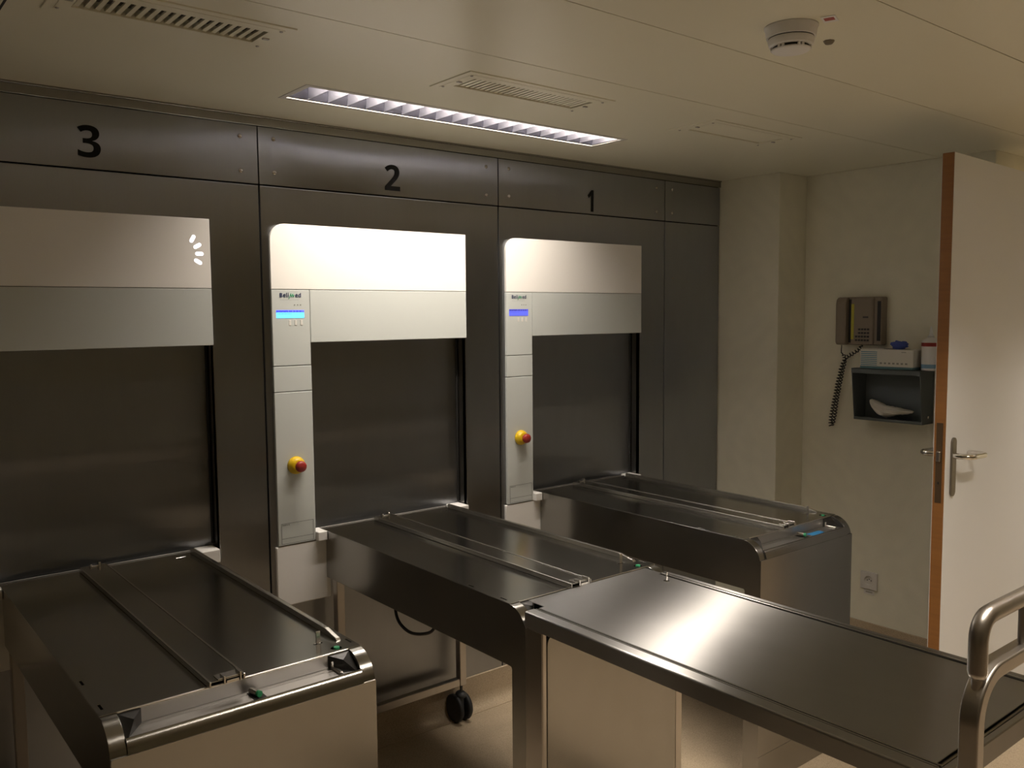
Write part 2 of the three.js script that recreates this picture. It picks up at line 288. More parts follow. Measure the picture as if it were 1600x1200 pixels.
function machine(k) {
  const t = group('washing_machine', J - 1 + k, 0, 0);
  const words = ['washing machine under the black number 3, partly cut off by the picture edge', 'washing machine under the black number 2 with the brightly lit white upper panel', 'washing machine under the black number 1, furthest along the steel front'];
  tag(t, words[k], 'machine', null); delete t.userData.group;
  const s = new THREE.Shape(), y0 = 1.6885, y1 = 1.9066, r = 0.055;
  s.moveTo(PL, y0); s.lineTo(PR, y0); s.lineTo(PR, y1); s.lineTo(PL + r, y1); s.absarc(PL + r, y1 - r, r, Math.PI / 2, Math.PI, false); s.closePath();
  const bev = { bevelEnabled: true, bevelThickness: 0.0015, bevelSize: 0.0015, bevelOffset: -0.0015, bevelSegments: 2 };
  const up = add('upper_panel', planar(extrude(s, 0.009, bev).translate(0, 0, 0.0015)), M.white, t);
  if (k === 0) {
    [[0.772, 1.842, 60], [0.7865, 1.8205, 30], [0.792, 1.796, 0], [0.787, 1.7715, -30]].forEach(([x, y, a]) => {
      const c = new THREE.CapsuleGeometry(0.0058, 0.0145, 6, 14).rotateZ(Math.PI / 2).scale(1, 1, 0.2).rotateZ(a * Math.PI / 180).translate(x, y, 0.0122);
      const m = add('indicator_light', planar(c), M.spinner, up); m.castShadow = false;
    });
  }
  add('glass_panel', box(PC + 0.0008, PR, 1.5076, 1.6865, 0, 0.012, 0.0012), M.glass, t);
  const column = add('control_column', box(PL, PC - 0.0008, 1.4315, 1.6865, 0, 0.012, 0.0012), M.glass, t);
  add('column_insert', box(PL, PC, 1.3435, 1.4285, 0, 0.012, 0.0012), M.glass, t);
  const low = add('column_panel', box(PL, PC, 0.8165, 1.3405, 0, 0.012, 0.0012), M.glass, t);
  add('panel_backing', join(box(PL + 0.002, PC - 0.002, 0.82, 1.6885, 0.0, 0.008, 0.0005), box(PL + 0.002, PR - 0.002, 1.66, 1.70, 0.0, 0.008, 0.0005)), M.groove, t);
  const pr = (n, g, m, p) => { const q = add(n, g, m, p); q.castShadow = false; return q; };
  pr('logo', sheet(0.0505, 0.1355, 1.6485, 1.6803, 0.0123), logoMat, column);
  pr('display_screen', box(0.0415, 0.1425, 1.5915, 1.6185, 0.01, 0.0132, 0.0008), screens[k], column);
  column.children.at(-1).geometry = (() => { const g = box(0.0415, 0.1425, 1.5915, 1.6185, 0.01, 0.0132, 0.0008), p = g.attributes.position, u = g.attributes.uv; for (let i = 0; i < p.count; i++) u.setXY(i, (p.getX(i) - 0.0415) / 0.101, (p.getY(i) - 1.5915) / 0.027); return g; })();
  for (let i = 0; i < 3; i++) {
    pr('button', rbox(0.086 + i * 0.021, 0.094 + i * 0.021, 1.567, 1.585, 0.0115, 0.0132, 0.0008, 2), M.outlet, column);
    pr('status_dot', disc(0.0018, 0.001, 10).rotateX(Math.PI / 2).translate(0.108 + i * 0.011, 1.636, 0.0124), M.groove, column);
  }
  pr('printed_frame', sheet(0.036, 0.157, 0.82, 0.893, 0.0123), frameMat, low);
  const es = add('emergency_stop', lathe([[0, 0], [0.031, 0], [0.031, 0.004], [0.029, 0.012], [0.024, 0.021], [0.0175, 0.025], [0, 0.025]], 32).rotateX(Math.PI / 2).translate(0.0965, 1.089, 0.012), M.yellow, t);
  add('mushroom_knob', lathe([[0, 0], [0.012, 0], [0.012, 0.008], [0.0185, 0.011], [0.0195, 0.017], [0.0175, 0.024], [0.01, 0.028], [0, 0.0288]], 28).rotateX(Math.PI / 2).translate(0.0965, 1.089, 0.036), M.red, es);
  add('base_cover', rbox(0.0185, 0.2185, 0.603, 0.813, -0.01, 0.0105, 0.004, 4), M.plasticWhite, t);
  add('corner_block', rbox(0.1655, 0.2003, 0.8135, 0.846, -0.04, 0.03, 0.003, 3), M.plasticWhite, t);
  add('corner_block', rbox(0.7625, 0.8225, 0.803, 0.846, -0.055, 0.02, 0.003, 3), M.plasticWhite, t);
  const dw = wavy(RECESS[0] - 0.004, RECESS[1] + 0.004, 0.79, 1.57, 0.0011, 24, 90, 0.0007).translate(0, 0, -0.06);
  add('sliding_door', dw, M.facade, t);
  add('jamb', join(box(RECESS[1], RECESS[1] + 0.003, 0.79, 1.57, -0.062, -0.0005, 0.0005), box(RECESS[0] - 0.003, RECESS[0], 0.79, 1.57, -0.062, -0.0005, 0.0005), box(RECESS[0], RECESS[1], 1.56, 1.563, -0.062, -0.0005, 0.0005)), M.steel, t);
  add('door_seal', box(RECESS[1] - 0.007, RECESS[1] - 0.0005, 0.85, 1.559, -0.0595, -0.054, 0.001), M.dark, t);
  add('sill', join(box(RECESS[0], RECESS[1], 0.795, 0.832, -0.06, -0.022, 0.001), box(RECESS[0] + 0.045, RECESS[1] - 0.07, 0.832, 0.842, -0.052, -0.047, 0.001)), M.satinDark, t);
  return t;
}
for (const k of [0, 1, 2]) machine(k);

// ---------- loading tables in front of the machines ----------
const TW = 0.5594, TT = 0.8455, ZF = 1.047, ZE = 1.115;
function makeTable() {
  const t = group('loading_table', 0.3975, 0, 0);
  // side cheek: apron, curved front corner, front leg
  const cheek = () => {
    const s = new THREE.Shape(); s.moveTo(0.014, 0.677); s.lineTo(1.046, 0.677); s.quadraticCurveTo(1.053, 0.677, 1.053, 0.668); s.lineTo(1.053, 0.001); s.lineTo(1.1125, 0.001); s.lineTo(1.1125, 0.7755);
    s.absarc(1.0445, 0.7755, 0.068, 0, Math.PI / 2, false); s.lineTo(0.014, 0.8435); s.closePath();
    return s; // in (z, y)
  };
  const W = 0.031;
  const side = (x) => { const g = extrude(cheek(), W - 0.002, { bevelEnabled: true, bevelThickness: 0.001, bevelSize: 0.0012, bevelOffset: -0.0012, bevelSegments: 2, curveSegments: 24 }).rotateY(-Math.PI / 2).translate(W - 0.001 + x, 0, 0);
    // slots punched through the cheek under those of the top sheet
    const ev = new Evaluator(); ev.useGroups = false; ev.attributes = ['position', 'normal', 'uv']; let b = new Brush(g); b.updateMatrixWorld();
    for (const [c, d] of [[0.845, 0.872], [0.99, 1.018]]) { const sx = x + (x ? 0.0199 : 0.013), k = new Brush(new THREE.BoxGeometry(0.007, 0.04, d - c + 0.002)); k.position.set(sx, 0.84, (c + d) / 2); k.updateMatrixWorld(); b = ev.evaluate(b, k, SUBTRACTION); b.updateMatrixWorld(); }
    const out = b.geometry.clone(); out.clearGroups(); return planar(out); };
  add('side_panel', side(0), M.steel, t); add('side_panel', side(TW - W), M.steel, t);
  // top sheet with its slots
  const slots = [[0.0105, 0.0155, 0.845, 0.872], [0.0105, 0.0155, 0.99, 1.018], [0.5485, 0.5535, 0.845, 0.872], [0.5485, 0.5535, 0.99, 1.018], [0.478, 0.5, 0.972, 0.979], [0.476, 0.504, 0.032, 0.041]];
  const ts = rectShape(0, TW, 0.0, ZF, slots.map(([a, b, c, d]) => [a, b, c, d]));
  { const h = new THREE.Path(); h.absarc(0.5085, 1.026, 0.0125, 0, Math.PI * 2, true); ts.holes.push(h); }
  add('table_top', planar(extrude(ts, 0.002, { bevelEnabled: true, bevelThickness: 0.0004, bevelSize: 0.0004, bevelOffset: -0.0004, bevelSegments: 1 }).rotateX(Math.PI / 2).translate(0, TT - 0.0004, 0)), M.top, t);
  add('under_tray', box(W, TW - W, TT - 0.03, TT - 0.026, 0.02, ZF - 0.004), M.dark, t);
  add('front_wall', box(W, TW - W, TT - 0.034, TT - 0.004, ZF - 0.003, ZF - 0.0002, 0.0004), M.satin, t);
  add('front_nosing', rbox(W, TW - W, TT - 0.0048, TT + 0.0003, ZF - 0.004, ZF + 0.0022, 0.0022, 4), M.bright, t);
  // front step with its lip, panel and kick plate
  add('front_step', join(box(W, TW - W, 0.806, 0.811, ZF - 0.002, 1.108, 0.001), box(W, TW - W, 0.811, 0.8118, ZF + 0.012, ZF + 0.0135, 0.0003)), M.satin, t);
  const lip = new THREE.Shape(); lip.moveTo(1.1, 0.806); lip.lineTo(1.1, 0.8135); lip.lineTo(1.1035, 0.8145); lip.quadraticCurveTo(1.1125, 0.808, 1.1164, 0.7868); lip.lineTo(1.11, 0.7868); lip.lineTo(1.106, 0.795); lip.closePath();
  add('front_lip', planar(extrude(lip, TW - 2 * W).rotateY(-Math.PI / 2).translate(TW - W, 0, 0)), M.steel, t);
  add('front_panel', join(box(0.0005, TW - 0.0005, 0.118, 0.7864, 1.1115, 1.1164, 0.0008)), M.steel, t);
  add('kick_plate', box(0.0005, TW - 0.0005, 0.0, 0.1155, 1.109, 1.1135, 0.0012), M.steel, t);
  // dark wedges closing the ends of the step
  const wedge = (a, b) => { const s = new THREE.Shape(); s.moveTo(a, 1.047); s.lineTo(b, 1.047); s.lineTo(a + (b - a) * 0.55, 1.075); s.lineTo(a, 1.107); s.closePath(); return s; };
  const wl = extrude(wedge(W - 0.001, W + 0.045), 0.032).rotateX(Math.PI / 2).translate(0, 0.843, 0);
  const shrink = (g) => { const p = g.attributes.position; for (let i = 0; i < p.count; i++) { const z = p.getZ(i), y = p.getY(i); if (y > 0.83) { const d = Math.max(0, Math.min(1, (z - 1.0445) / 0.068)); p.setY(i, 0.7745 + 0.068 * Math.sqrt(1 - d * d) - 0.001); } } g.computeVertexNormals(); return planar(g); };
  add('end_cap', shrink(wl), M.black, t);
  const wr = extrude(new THREE.Shape(wedge(-(TW - W) - 0.001, -(TW - W) + 0.052).getPoints()), 0.032).rotateX(Math.PI / 2).translate(0, 0.843, 0).scale(-1, 1, 1);
  { const p = wr.attributes.position; for (let i = 0; i < p.count; i += 3) { for (let k = 0; k < 3; k++) { const a = p.array[(i + 1) * 3 + k]; p.array[(i + 1) * 3 + k] = p.array[(i + 2) * 3 + k]; p.array[(i + 2) * 3 + k] = a; } } }
  add('end_cap', shrink(wr), M.black, t);
  // middle rail, a shallow upturned channel
  const x0 = 0.205, x1 = 0.281, h = 0.0125;
  const rail = add('middle_rail', join(box(x0, x1, TT + h - 0.0016, TT + h, -0.005, 1.06, 0.0006)), M.top, t);
  for (const x of [x0, x1 - 0.0045]) add('rail_edge', rbox(x, x + 0.0045, TT + 0.0006, TT + h + 0.0022, -0.005, 1.0625, 0.0018, 3), M.bright, rail);
  add('catch', join(box(x0 + 0.02, x1 - 0.006, TT + h, TT + h + 0.002, 1.03, 1.058, 0.0006), box(x0 + 0.03, x0 + 0.034, TT + 0.002, TT + h + 0.007, 1.04, 1.0635, 0.0006), box(x1 - 0.012, x1 - 0.0085, TT + 0.002, TT + h + 0.008, 1.036, 1.0635, 0.0006), box(x0 + 0.036, x1 - 0.014, TT + 0.003, TT + 0.009, 1.061, 1.0635, 0.0005)), M.bright, rail);
  add('rear_catch', join(box(x0 + 0.03, x0 + 0.056, TT + h, TT + h + 0.003, 0.005, 0.012, 0.0006).rotateY(0), box(x0 + 0.05, x0 + 0.056, TT + h, TT + h + 0.012, -0.004, 0.016, 0.0006), box(x0 + 0.028, x0 + 0.033, TT + h, TT + h + 0.007, -0.004, 0.01, 0.0006)), M.bright, rail);
  // right guide rail, tapering at the front
  const gs = new THREE.Shape(); gs.moveTo(0.005, 0); gs.lineTo(0.99, 0); gs.lineTo(0.985, 0.005); gs.lineTo(0.93, 0.0145); gs.lineTo(0.005, 0.0145); gs.closePath();
  add('guide_rail', planar(extrude(gs, 0.0085, { bevelEnabled: true, bevelThickness: 0.0012, bevelSize: 0.001, bevelOffset: -0.001, bevelSegments: 2 }).rotateY(-Math.PI / 2).translate(0.5385, TT, 0)), M.bright, t);
  add('rear_ledge', box(0.02, TW - 0.02, TT - 0.012, TT + 0.001, -0.016, -0.012, 0.0002), M.satinDark, t);
  // small fittings
  add('stop_hook', join(box(0.4835, 0.4945, TT - 0.02, TT + 0.029, 0.974, 0.977, 0.0006)), M.bright, t);
  const b1 = add('push_button', disc(0.0115, 0.012).translate(0.5085, TT - 0.012, 1.026), M.dark, t); add('green_cap', disc(0.0068, 0.01).translate(0.5095, TT - 0.003, 1.0265), M.green, b1);
  const b2 = add('step_sensor', box(0.285, 0.312, 0.8109, 0.8122, 1.054, 1.101, 0.0004), M.dark, t);
  add('sensor_barrel', disc(0.0064, 0.024, 18).rotateX(Math.PI / 2).rotateY(0.25).translate(0.2945, 0.8188, 1.072), M.bright, b2); add('green_cap', disc(0.0066, 0.007, 18).rotateX(Math.PI / 2).rotateY(0.25).translate(0.2984, 0.8188, 1.0872), M.green, b2);
  add('step_hook', join(box(0.4805, 0.489, 0.811, 0.8185, 1.056, 1.096, 0.0015), box(0.48, 0.4905, 0.811, 0.829, 1.052, 1.057, 0.001)), M.bright, t);
  // rear frame on castors
  const fr = [];
  for (const x of [0.004, TW - 0.034]) fr.push(box(x, x + 0.03, 0.15, 0.678, 0.05, 0.08, 0.002));
  fr.push(box(0.034, TW - 0.034, 0.15, 0.18, 0.052, 0.078, 0.002));
  add('rear_frame', fr, M.tube, t);
  add('floor_rail', join(box(0.006, 0.03, 0.1, 0.13, 0.08, 1.05, 0.002)), M.tube, t); t.remove(t.children.at(-1));
  for (const x of [0.02, TW - 0.02]) {
    const c = add('castor', join(disc(0.006, 0.04, 12).translate(x, 0.135, 0.065), planar(new THREE.SphereGeometry(0.021, 18, 12).scale(1, 0.8, 1.2).translate(x, 0.108, 0.062)), box(x - 0.009, x + 0.009, 0.045, 0.112, 0.035, 0.075, 0.006)), M.casterGrey, t);
    for (const s of [-1, 1]) {
      add('wheel', join(lathe([[0, -0.011], [0.03, -0.011], [0.041, -0.0105], [0.0515, -0.009], [0.055, -0.004], [0.055, 0.004], [0.0515, 0.009], [0.041, 0.0105], [0.0, 0.011]], 32).rotateZ(Math.PI / 2).translate(x + s * 0.021, 0.055, 0.05)), M.rubber, c);
    }
  }
  return t;
}
const table0 = makeTable();
tag(table0, 'brushed steel loading table in front of machine 3, closest at the lower left', 'table');
for (const [k, label] of [[1, 'brushed steel loading table in front of machine 2, transfer cart docked to it'], [2, 'brushed steel loading table in front of machine 1, blue patch in its step']]) {
  const c = table0.clone(); c.name = numbered('loading_table'); c.position.x += k; c.userData = { ...table0.userData, label }; scene.add(c);
  if (k === 2) add('blue_sticker', box(0.335, 0.41, 0.8112, 0.8122, 1.07, 1.098, 0.0003), M.blue, c);
}
{ // cable under the middle table
  tag(add('power_cable', tube([[1.445, 0.69, 0.40], [1.44, 0.65, 0.405], [1.435, 0.622, 0.43], [1.435, 0.604, 0.49], [1.44, 0.615, 0.56], [1.446, 0.64, 0.61], [1.45, 0.69, 0.63]], 0.005, 60, 10), M.black), 'black cable sagging in a loop below the table of machine 2', 'cable');
}

// ---------- transfer cart docked to the middle table ----------
{
  const t = group('transfer_cart', 1.379, 0, 1.13);
  tag(t, 'long steel transfer cart with tubular push handles, docked in the right foreground', 'cart');
  const w = 0.538, yt = 0.851, L = 1.02;
  add('cart_top', join(box(0.05, w - 0.034, yt - 0.005, yt - 0.0025, -0.002, L - 0.01, 0.0006), box(0.068, w - 0.02, yt - 0.005, yt - 0.0025, -0.066, -0.001, 0.0006)), M.cartTop, t);
  add('docking_flange', join(box(0.085, 0.0875, yt - 0.034, yt - 0.004, -0.064, 0.004, 0.0006), box(w - 0.05, w - 0.047, yt - 0.034, yt - 0.004, -0.064, 0.002, 0.0006)), M.steel, t);
  const railShape = (a, b) => { const s = new THREE.Shape(); s.moveTo(a, yt - 0.04); s.lineTo(a, yt - 0.006); s.quadraticCurveTo(a, yt, a + 0.006, yt); s.lineTo(b, yt); s.lineTo(b, yt - 0.04); s.closePath(); return s; };
  const bv = { bevelEnabled: true, bevelThickness: 0.001, bevelSize: 0.001, bevelOffset: -0.001, bevelSegments: 1 };
  add('side_rail', planar(extrude(railShape(0, 0.031), L + 0.02, bv)), M.cartTop, t);
  add('side_rail', planar(extrude(railShape(-w, -w + 0.018), L + 0.02, bv)).scale(-1, 1, 1), M.cartTop, t);
  { const g = t.children.at(-1).geometry, p = g.attributes.position.array; for (let i = 0; i < p.length; i += 9) for (let k = 0; k < 3; k++) { const a = p[i + 3 + k]; p[i + 3 + k] = p[i + 6 + k]; p[i + 6 + k] = a; } g.computeVertexNormals(); planar(g); }
  add('rail_groove', join(box(0.0335, 0.0375, yt - 0.006, yt + 0.0005, 0.002, L, 0.0008), box(0.0435, 0.0475, yt - 0.006, yt - 0.0006, 0.002, L, 0.0008), box(w - 0.0285, w - 0.0215, yt - 0.006, yt + 0.001, 0.002, L, 0.0008)), M.steel, t);
  add('deck_frame', join(box(0.02, w - 0.02, yt - 0.04, yt - 0.012, 0.03, 0.055), box(0.02, w - 0.02, yt - 0.04, yt - 0.012, L - 0.03, L), box(0.02, w - 0.02, yt - 0.0125, yt - 0.0075, 0.003, L - 0.004)), M.steel, t);
  add('end_apron', box(0.03, w - 0.018, yt - 0.046, yt - 0.004, L, L + 0.014, 0.002), M.cartTop, t);
  // docking end: two posts and a panel between them
  for (const [x, d] of [[0.002, 0.016], [w - 0.033, 0.03]]) add('post', box(x, x + d, 0.13, yt - 0.04, d < 0.02 ? -0.004 : 0.035, 0.064, 0.003), M.tube, t);
  const ps = new THREE.Shape(), a = 0.0185, b = w - 0.033, c = yt - 0.045, r = 0.03; ps.moveTo(a, 0.14); ps.lineTo(b, 0.14); ps.lineTo(b, c - r); ps.absarc(b - r, c - r, r, 0, Math.PI / 2, false); ps.lineTo(a + r, c); ps.absarc(a + r, c - r, r, Math.PI / 2, Math.PI, false); ps.closePath();
  add('end_panel', planar(extrude(ps, 0.006, bv).translate(0, 0, 0.058)), M.steel, t);
  add('end_frame', join(box(0.03, w - 0.03, 0.11, 0.15, 0.036, 0.062, 0.002), box(0.003, 0.03, 0.11, 0.14, 0.06, 1.052, 0.002), box(w - 0.033, w - 0.003, 0.11, 0.14, 0.06, 1.052, 0.002), box(0.02, 0.046, 0.79, 0.81, 1.0, 1.056, 0.002), box(w - 0.046, w - 0.02, 0.79, 0.81, 1.0, 1.056, 0.002)), M.tube, t);
  add('locating_pin', join(box(0.466, 0.471, yt - 0.004, yt + 0.024, 0.058, 0.062, 0.0008), disc(0.0085, 0.002, 16).translate(0.468, yt - 0.0018, 0.06)), M.chrome, t);
  // handle end: a hoop of square tube and a round bar standing on it
  const hx0 = 0.0335, hx1 = w - 0.0335, hz = 1.07, top = 1.03;
  {
    const hw = 0.0128, hd = 0.0155, s = new THREE.Shape();
    const R = 0.088, outer = new THREE.Shape(); const Y0 = 0.13;
    outer.moveTo(hx0 - hw, Y0); outer.lineTo(hx0 - hw, top - R); outer.absarc(hx0 - hw + R, top - R, R, Math.PI, Math.PI / 2, true); outer.lineTo(hx1 + hw - R, top); outer.absarc(hx1 + hw - R, top - R, R, Math.PI / 2, 0, true); outer.lineTo(hx1 + hw, Y0);
    const ri = R - 2 * hw; outer.lineTo(hx1 - hw, Y0); outer.lineTo(hx1 - hw, top - 2 * hw - ri); outer.absarc(hx1 - hw - ri, top - 2 * hw - ri, ri, 0, Math.PI / 2, false); outer.lineTo(hx0 + hw + ri, top - 2 * hw); outer.absarc(hx0 + hw + ri, top - 2 * hw - ri, ri, Math.PI / 2, Math.PI, false); outer.lineTo(hx0 + hw, Y0); outer.closePath();
    add('hoop', planar(extrude(outer, 2 * hd - 0.008, { bevelEnabled: true, bevelThickness: 0.004, bevelSize: 0.004, bevelOffset: -0.004, bevelSegments: 4, curveSegments: 24 }).translate(0, 0, hz - hd + 0.004)), M.tube, t);
    const bx0 = hx0 + 0.0145, bx1 = hx1 - 0.0145, by = 1.111;
    const bar = add('push_bar', tube(bent([[bx0, 1.024, hz], [bx0, by, hz], [bx1, by, hz], [bx1, 1.024, hz]], 0.075, 12), 0.0148, 140, 20), M.tube, t);
    add('bar_foot', join(disc(0.009, 0.04, 16).translate(bx0, 1.0, hz), disc(0.009, 0.04, 16).translate(bx1, 1.0, hz)), M.tube, bar);
    for (const x of [0.219, w - 0.219]) add('bar_stay', disc(0.0065, 0.09, 14).translate(x, 1.066, hz), M.tube, t);
  }
  for (const x of [0.018, w - 0.018]) for (const z of [0.05, L + 0.04]) {
    const cs = add('castor', join(disc(0.008, 0.03, 12).translate(x, 0.1, z), box(x - 0.012, x + 0.012, 0.045, 0.095, z - 0.02, z + 0.02, 0.006)), M.casterGrey, t);
    add('wheel', lathe([[0, -0.012], [0.035, -0.012], [0.047, -0.009], [0.05, 0], [0.047, 0.009], [0.035, 0.012], [0, 0.012]], 28).rotateZ(Math.PI / 2).translate(x, 0.05, z), M.rubber, cs);
  }
}

// ---------- recessed louvred lamps ----------
function makeLamp([x0, x1, z0, z1]) {
  const t = group('ceiling_lamp', x0, CEIL, z0), w = x1 - x0, d = z1 - z0;
  const fs = rectShape(-0.013, w + 0.013, -0.013, d + 0.013, [[0.005, w - 0.005, 0.005, d - 0.005]]);
  add('frame', planar(extrude(fs, 0.0014).rotateX(Math.PI / 2).translate(0, -0.0001, 0)), M.lampFrame, t);
  add('housing', join(box(0.001, w - 0.001, 0.105, 0.108, 0.002, d - 0.002), box(0.001, 0.004, 0.0, 0.106, 0.002, d - 0.002), box(w - 0.004, w - 0.001, 0.0, 0.106, 0.002, d - 0.002)), M.lampFrame, t);
  // curved side reflectors
  const n = 12, prof = []; for (let i = 0; i <= n; i++) { const q = i / n; prof.push([0.006 + 0.042 * (0.75 * q + 0.25 * q * q), 0.002 + 0.098 * q]); }
  const side = (m) => { const s = new THREE.Shape(); prof.forEach(([a, b], i) => (i ? s.lineTo(m ? d - a : a, b) : s.moveTo(m ? d - a : a, b))); [...prof].reverse().forEach(([a, b]) => s.lineTo(m ? d - a + 0.0016 : a - 0.0016, b)); s.closePath(); return planar(extrude(s, w - 0.01).rotateY(-Math.PI / 2).translate(w - 0.005, 0, 0)); };
  add('reflector', side(false), M.reflector, t); add('reflector', side(true), M.reflector, t);
  add('reflector', box(0.005, w - 0.005, 0.0995, 0.1015, 0.045, d - 0.045), M.reflector, t);
  const N = 19, pitch = (w - 0.016) / N;
  for (let i = 0; i <= N; i++) {
    const s = new THREE.Shape(), m = 8, q = []; for (let k = 0; k <= m; k++) { const y = k / m; q.push([0.0007 + 0.0075 * y * y, 0.003 + 0.044 * y]); }
    q.forEach(([a, b], k) => (k ? s.lineTo(a, b) : s.moveTo(a, b))); [...q].reverse().forEach(([a, b]) => s.lineTo(-a, b)); s.closePath();
    const g = extrude(s, d - 0.016); const p = g.attributes.position; // ends follow the side reflectors
    for (let k = 0; k < p.count; k++) { const y = (p.getY(k) - 0.002) / 0.098, e = 0.0065 + 0.042 * (0.75 * y + 0.25 * y * y); p.setZ(k, p.getZ(k) < d / 2 ? e : d - e); }
    g.computeVertexNormals();
    add('louvre_blade', planar(g).translate(0.008 + i * pitch, 0, 0), M.louvre, t);
  }
  const tubeMesh = add('lamp_tube', planar(new THREE.CylinderGeometry(0.008, 0.008, w - 0.06, 20).rotateZ(Math.PI / 2).translate(w / 2, 0.078, d / 2)), M.tubeGlow, t); tubeMesh.castShadow = false;
  add('tube_socket', join(box(0.01, 0.032, 0.062, 0.1, d / 2 - 0.014, d / 2 + 0.014, 0.003), box(w - 0.032, w - 0.01, 0.062, 0.1, d / 2 - 0.014, d / 2 + 0.014, 0.003)), M.plasticWhite, t);
  return t;
}
function lampLight([x0, x1, z0, z1], power) {
  const l = new THREE.RectAreaLight(LAMP_COLOR, power, x1 - x0 - 0.06, 0.024); l.name = 'lamp_tube_light';
  l.position.set((x0 + x1) / 2, CEIL + 0.0675, (z0 + z1) / 2); l.lookAt(l.position.x, 0, l.position.z); l.castShadow = true; scene.add(l);
}
{
  const a = makeLamp(L1); tag(a, 'long recessed ceiling lamp with lit white louvre cells above machine 2', 'lamp'); lampLight(L1, LAMP_POWER);
  const b = a.clone(); b.name = numbered('ceiling_lamp'); b.position.set(L2[0], CEIL, L2[2]); b.userData = { label: 'lit recessed louvre lamp in the side passage beyond the open door', category: 'lamp' }; scene.add(b); lampLight(L2, PASSAGE_POWER);
  const c = a.clone(); c.name = numbered('ceiling_lamp'); c.position.set(L3[0], CEIL, L3[2]); c.userData = { label: 'lit recessed louvre lamp overhead near the camera, outside the picture', category: 'lamp' }; scene.add(c); lampLight(L3, ROOM_POWER);
}

// ---------- ceiling vents ----------
function vent([a, b, c, d], n, fill, label) {
  const t = group('ceiling_vent', a, CEIL, c); tag(t, label, 'vent'); const w = b - a, h = d - c, [ga, gb, gc, gd] = [0.048, w - 0.048, 0.05, h - 0.05];
  add('face_plate', planar(extrude(rectShape(0, w, 0, h, [[ga, gb, gc, gd]]), 0.002, { bevelEnabled: true, bevelThickness: 0.0008, bevelSize: 0.0008, bevelOffset: -0.0008, bevelSegments: 1 }).rotateX(Math.PI / 2).translate(0, -0.0002, 0)), M.ceiling, t);
  const ip = rectShape(0.02, w - 0.02, 0.02, h - 0.02, [[ga, gb, gc, gd]]);
  add('inner_plate', planar(extrude(ip, 0.0012).rotateX(Math.PI / 2).translate(0, -0.0026, 0)), M.ceiling, t);
  add('duct', join(box(ga - 0.004, gb + 0.004, 0.12, 0.124, gc - 0.004, gd + 0.004), box(ga - 0.004, ga - 0.001, 0.019, 0.122, gc - 0.004, gd + 0.004), box(gb + 0.001, gb + 0.004, 0.019, 0.122, gc - 0.004, gd + 0.004), box(ga - 0.004, gb + 0.004, 0.019, 0.122, gc - 0.004, gc - 0.001), box(ga - 0.004, gb + 0.004, 0.019, 0.122, gd + 0.001, gd + 0.004)), M.slab, t);
  const p = (gb - ga) / n, g = planar(new THREE.BoxGeometry(p * fill, 0.005, gd - gc).rotateZ(-0.12));
  for (let i = 0; i < n; i++) add('slat', g, M.ceiling, t).position.set(ga + (i + 0.5) * p, 0.003, (gc + gd) / 2);
  for (const x of [0.026, w - 0.026]) for (const z of [0.03, h - 0.03]) add('screw', planar(new THREE.SphereGeometry(0.0045, 10, 6).scale(1, 0.5, 1).translate(x, -0.0042, z)), M.tube, t);
  for (const x of [0.034, w - 0.034]) add('latch', rbox(x - 0.008, x + 0.008, -0.007, -0.003, h / 2 - 0.0045, h / 2 + 0.0045, 0.0015, 2), M.tube, t);
  return t;
}
vent(VENTS[0], 19, 0.45, 'wide-slatted vent grille in the ceiling above machine 3, cut by the upper picture edge');
vent(VENTS[1], 26, 0.52, 'fine-slatted vent grille in the ceiling between the lit lamp and the panel joint');
vent(VENTS[2], 34, 0.86, 'pale, nearly closed vent grille in the ceiling above machine 1, nearest the white wall');
{ // hatch at the very corner of the picture
  const t = group('access_hatch', 0.06, CEIL, 0.52); tag(t, 'flush ceiling hatch with a dark joint at the upper left picture corner', 'hatch');
  add('hatch_leaf', box(0, 0.3, -0.006, -0.0005, 0, 0.3, 0.001), M.ceiling, t); add('joint_seal', planar(extrude(rectShape(-0.006, 0.307, -0.006, 0.306, [[0.001, 0.299, 0.001, 0.299]]), 0.002).rotateX(Math.PI / 2).translate(0, -0.0003, 0)), M.dark, t);
}
{ // smoke detector
  const t = group('smoke_detector', 1.808, CEIL, 1.587); tag(t, 'round white smoke detector on the ceiling next to a small red sticker', 'detector');
  add('mounting_base', lathe([[0, 0], [0.0605, 0], [0.0605, -0.003], [0.058, -0.005], [0.0555, -0.024], [0.054, -0.0255], [0, -0.0255]].reverse(), 40), M.plasticWhite, t);
  add('sensor_head', lathe([[0, -0.0268], [0.0505, -0.0268], [0.0525, -0.029], [0.0495, -0.042], [0.046, -0.0445], [0.04, -0.045], [0.04, -0.0505], [0.0445, -0.051], [0.041, -0.0545], [0.03, -0.0575], [0.012, -0.059], [0, -0.0592]].reverse(), 40), M.plasticWhite, t);
  add('seam_ring', lathe([[0.03, -0.0252], [0.0508, -0.0252], [0.0508, -0.027], [0.03, -0.027]].reverse(), 40), M.dark, t);
  const slot = add('chamber_slot', lathe([[0.03, -0.0448], [0.0405, -0.0448], [0.0405, -0.0507], [0.03, -0.0507]].reverse(), 40), M.black, t);
  const rib = []; for (let i = 0; i < 6; i++) { const a = 3.73 + (i + 0.5) * Math.PI / 3; for (const s of [-0.11, 0.11]) rib.push(box(0.0405, 0.0455, -0.052, -0.043, -0.003, 0.003, 0.0006).rotateY(a + s)); }
  add('vent_rib', rib, M.plasticWhite, slot);
}
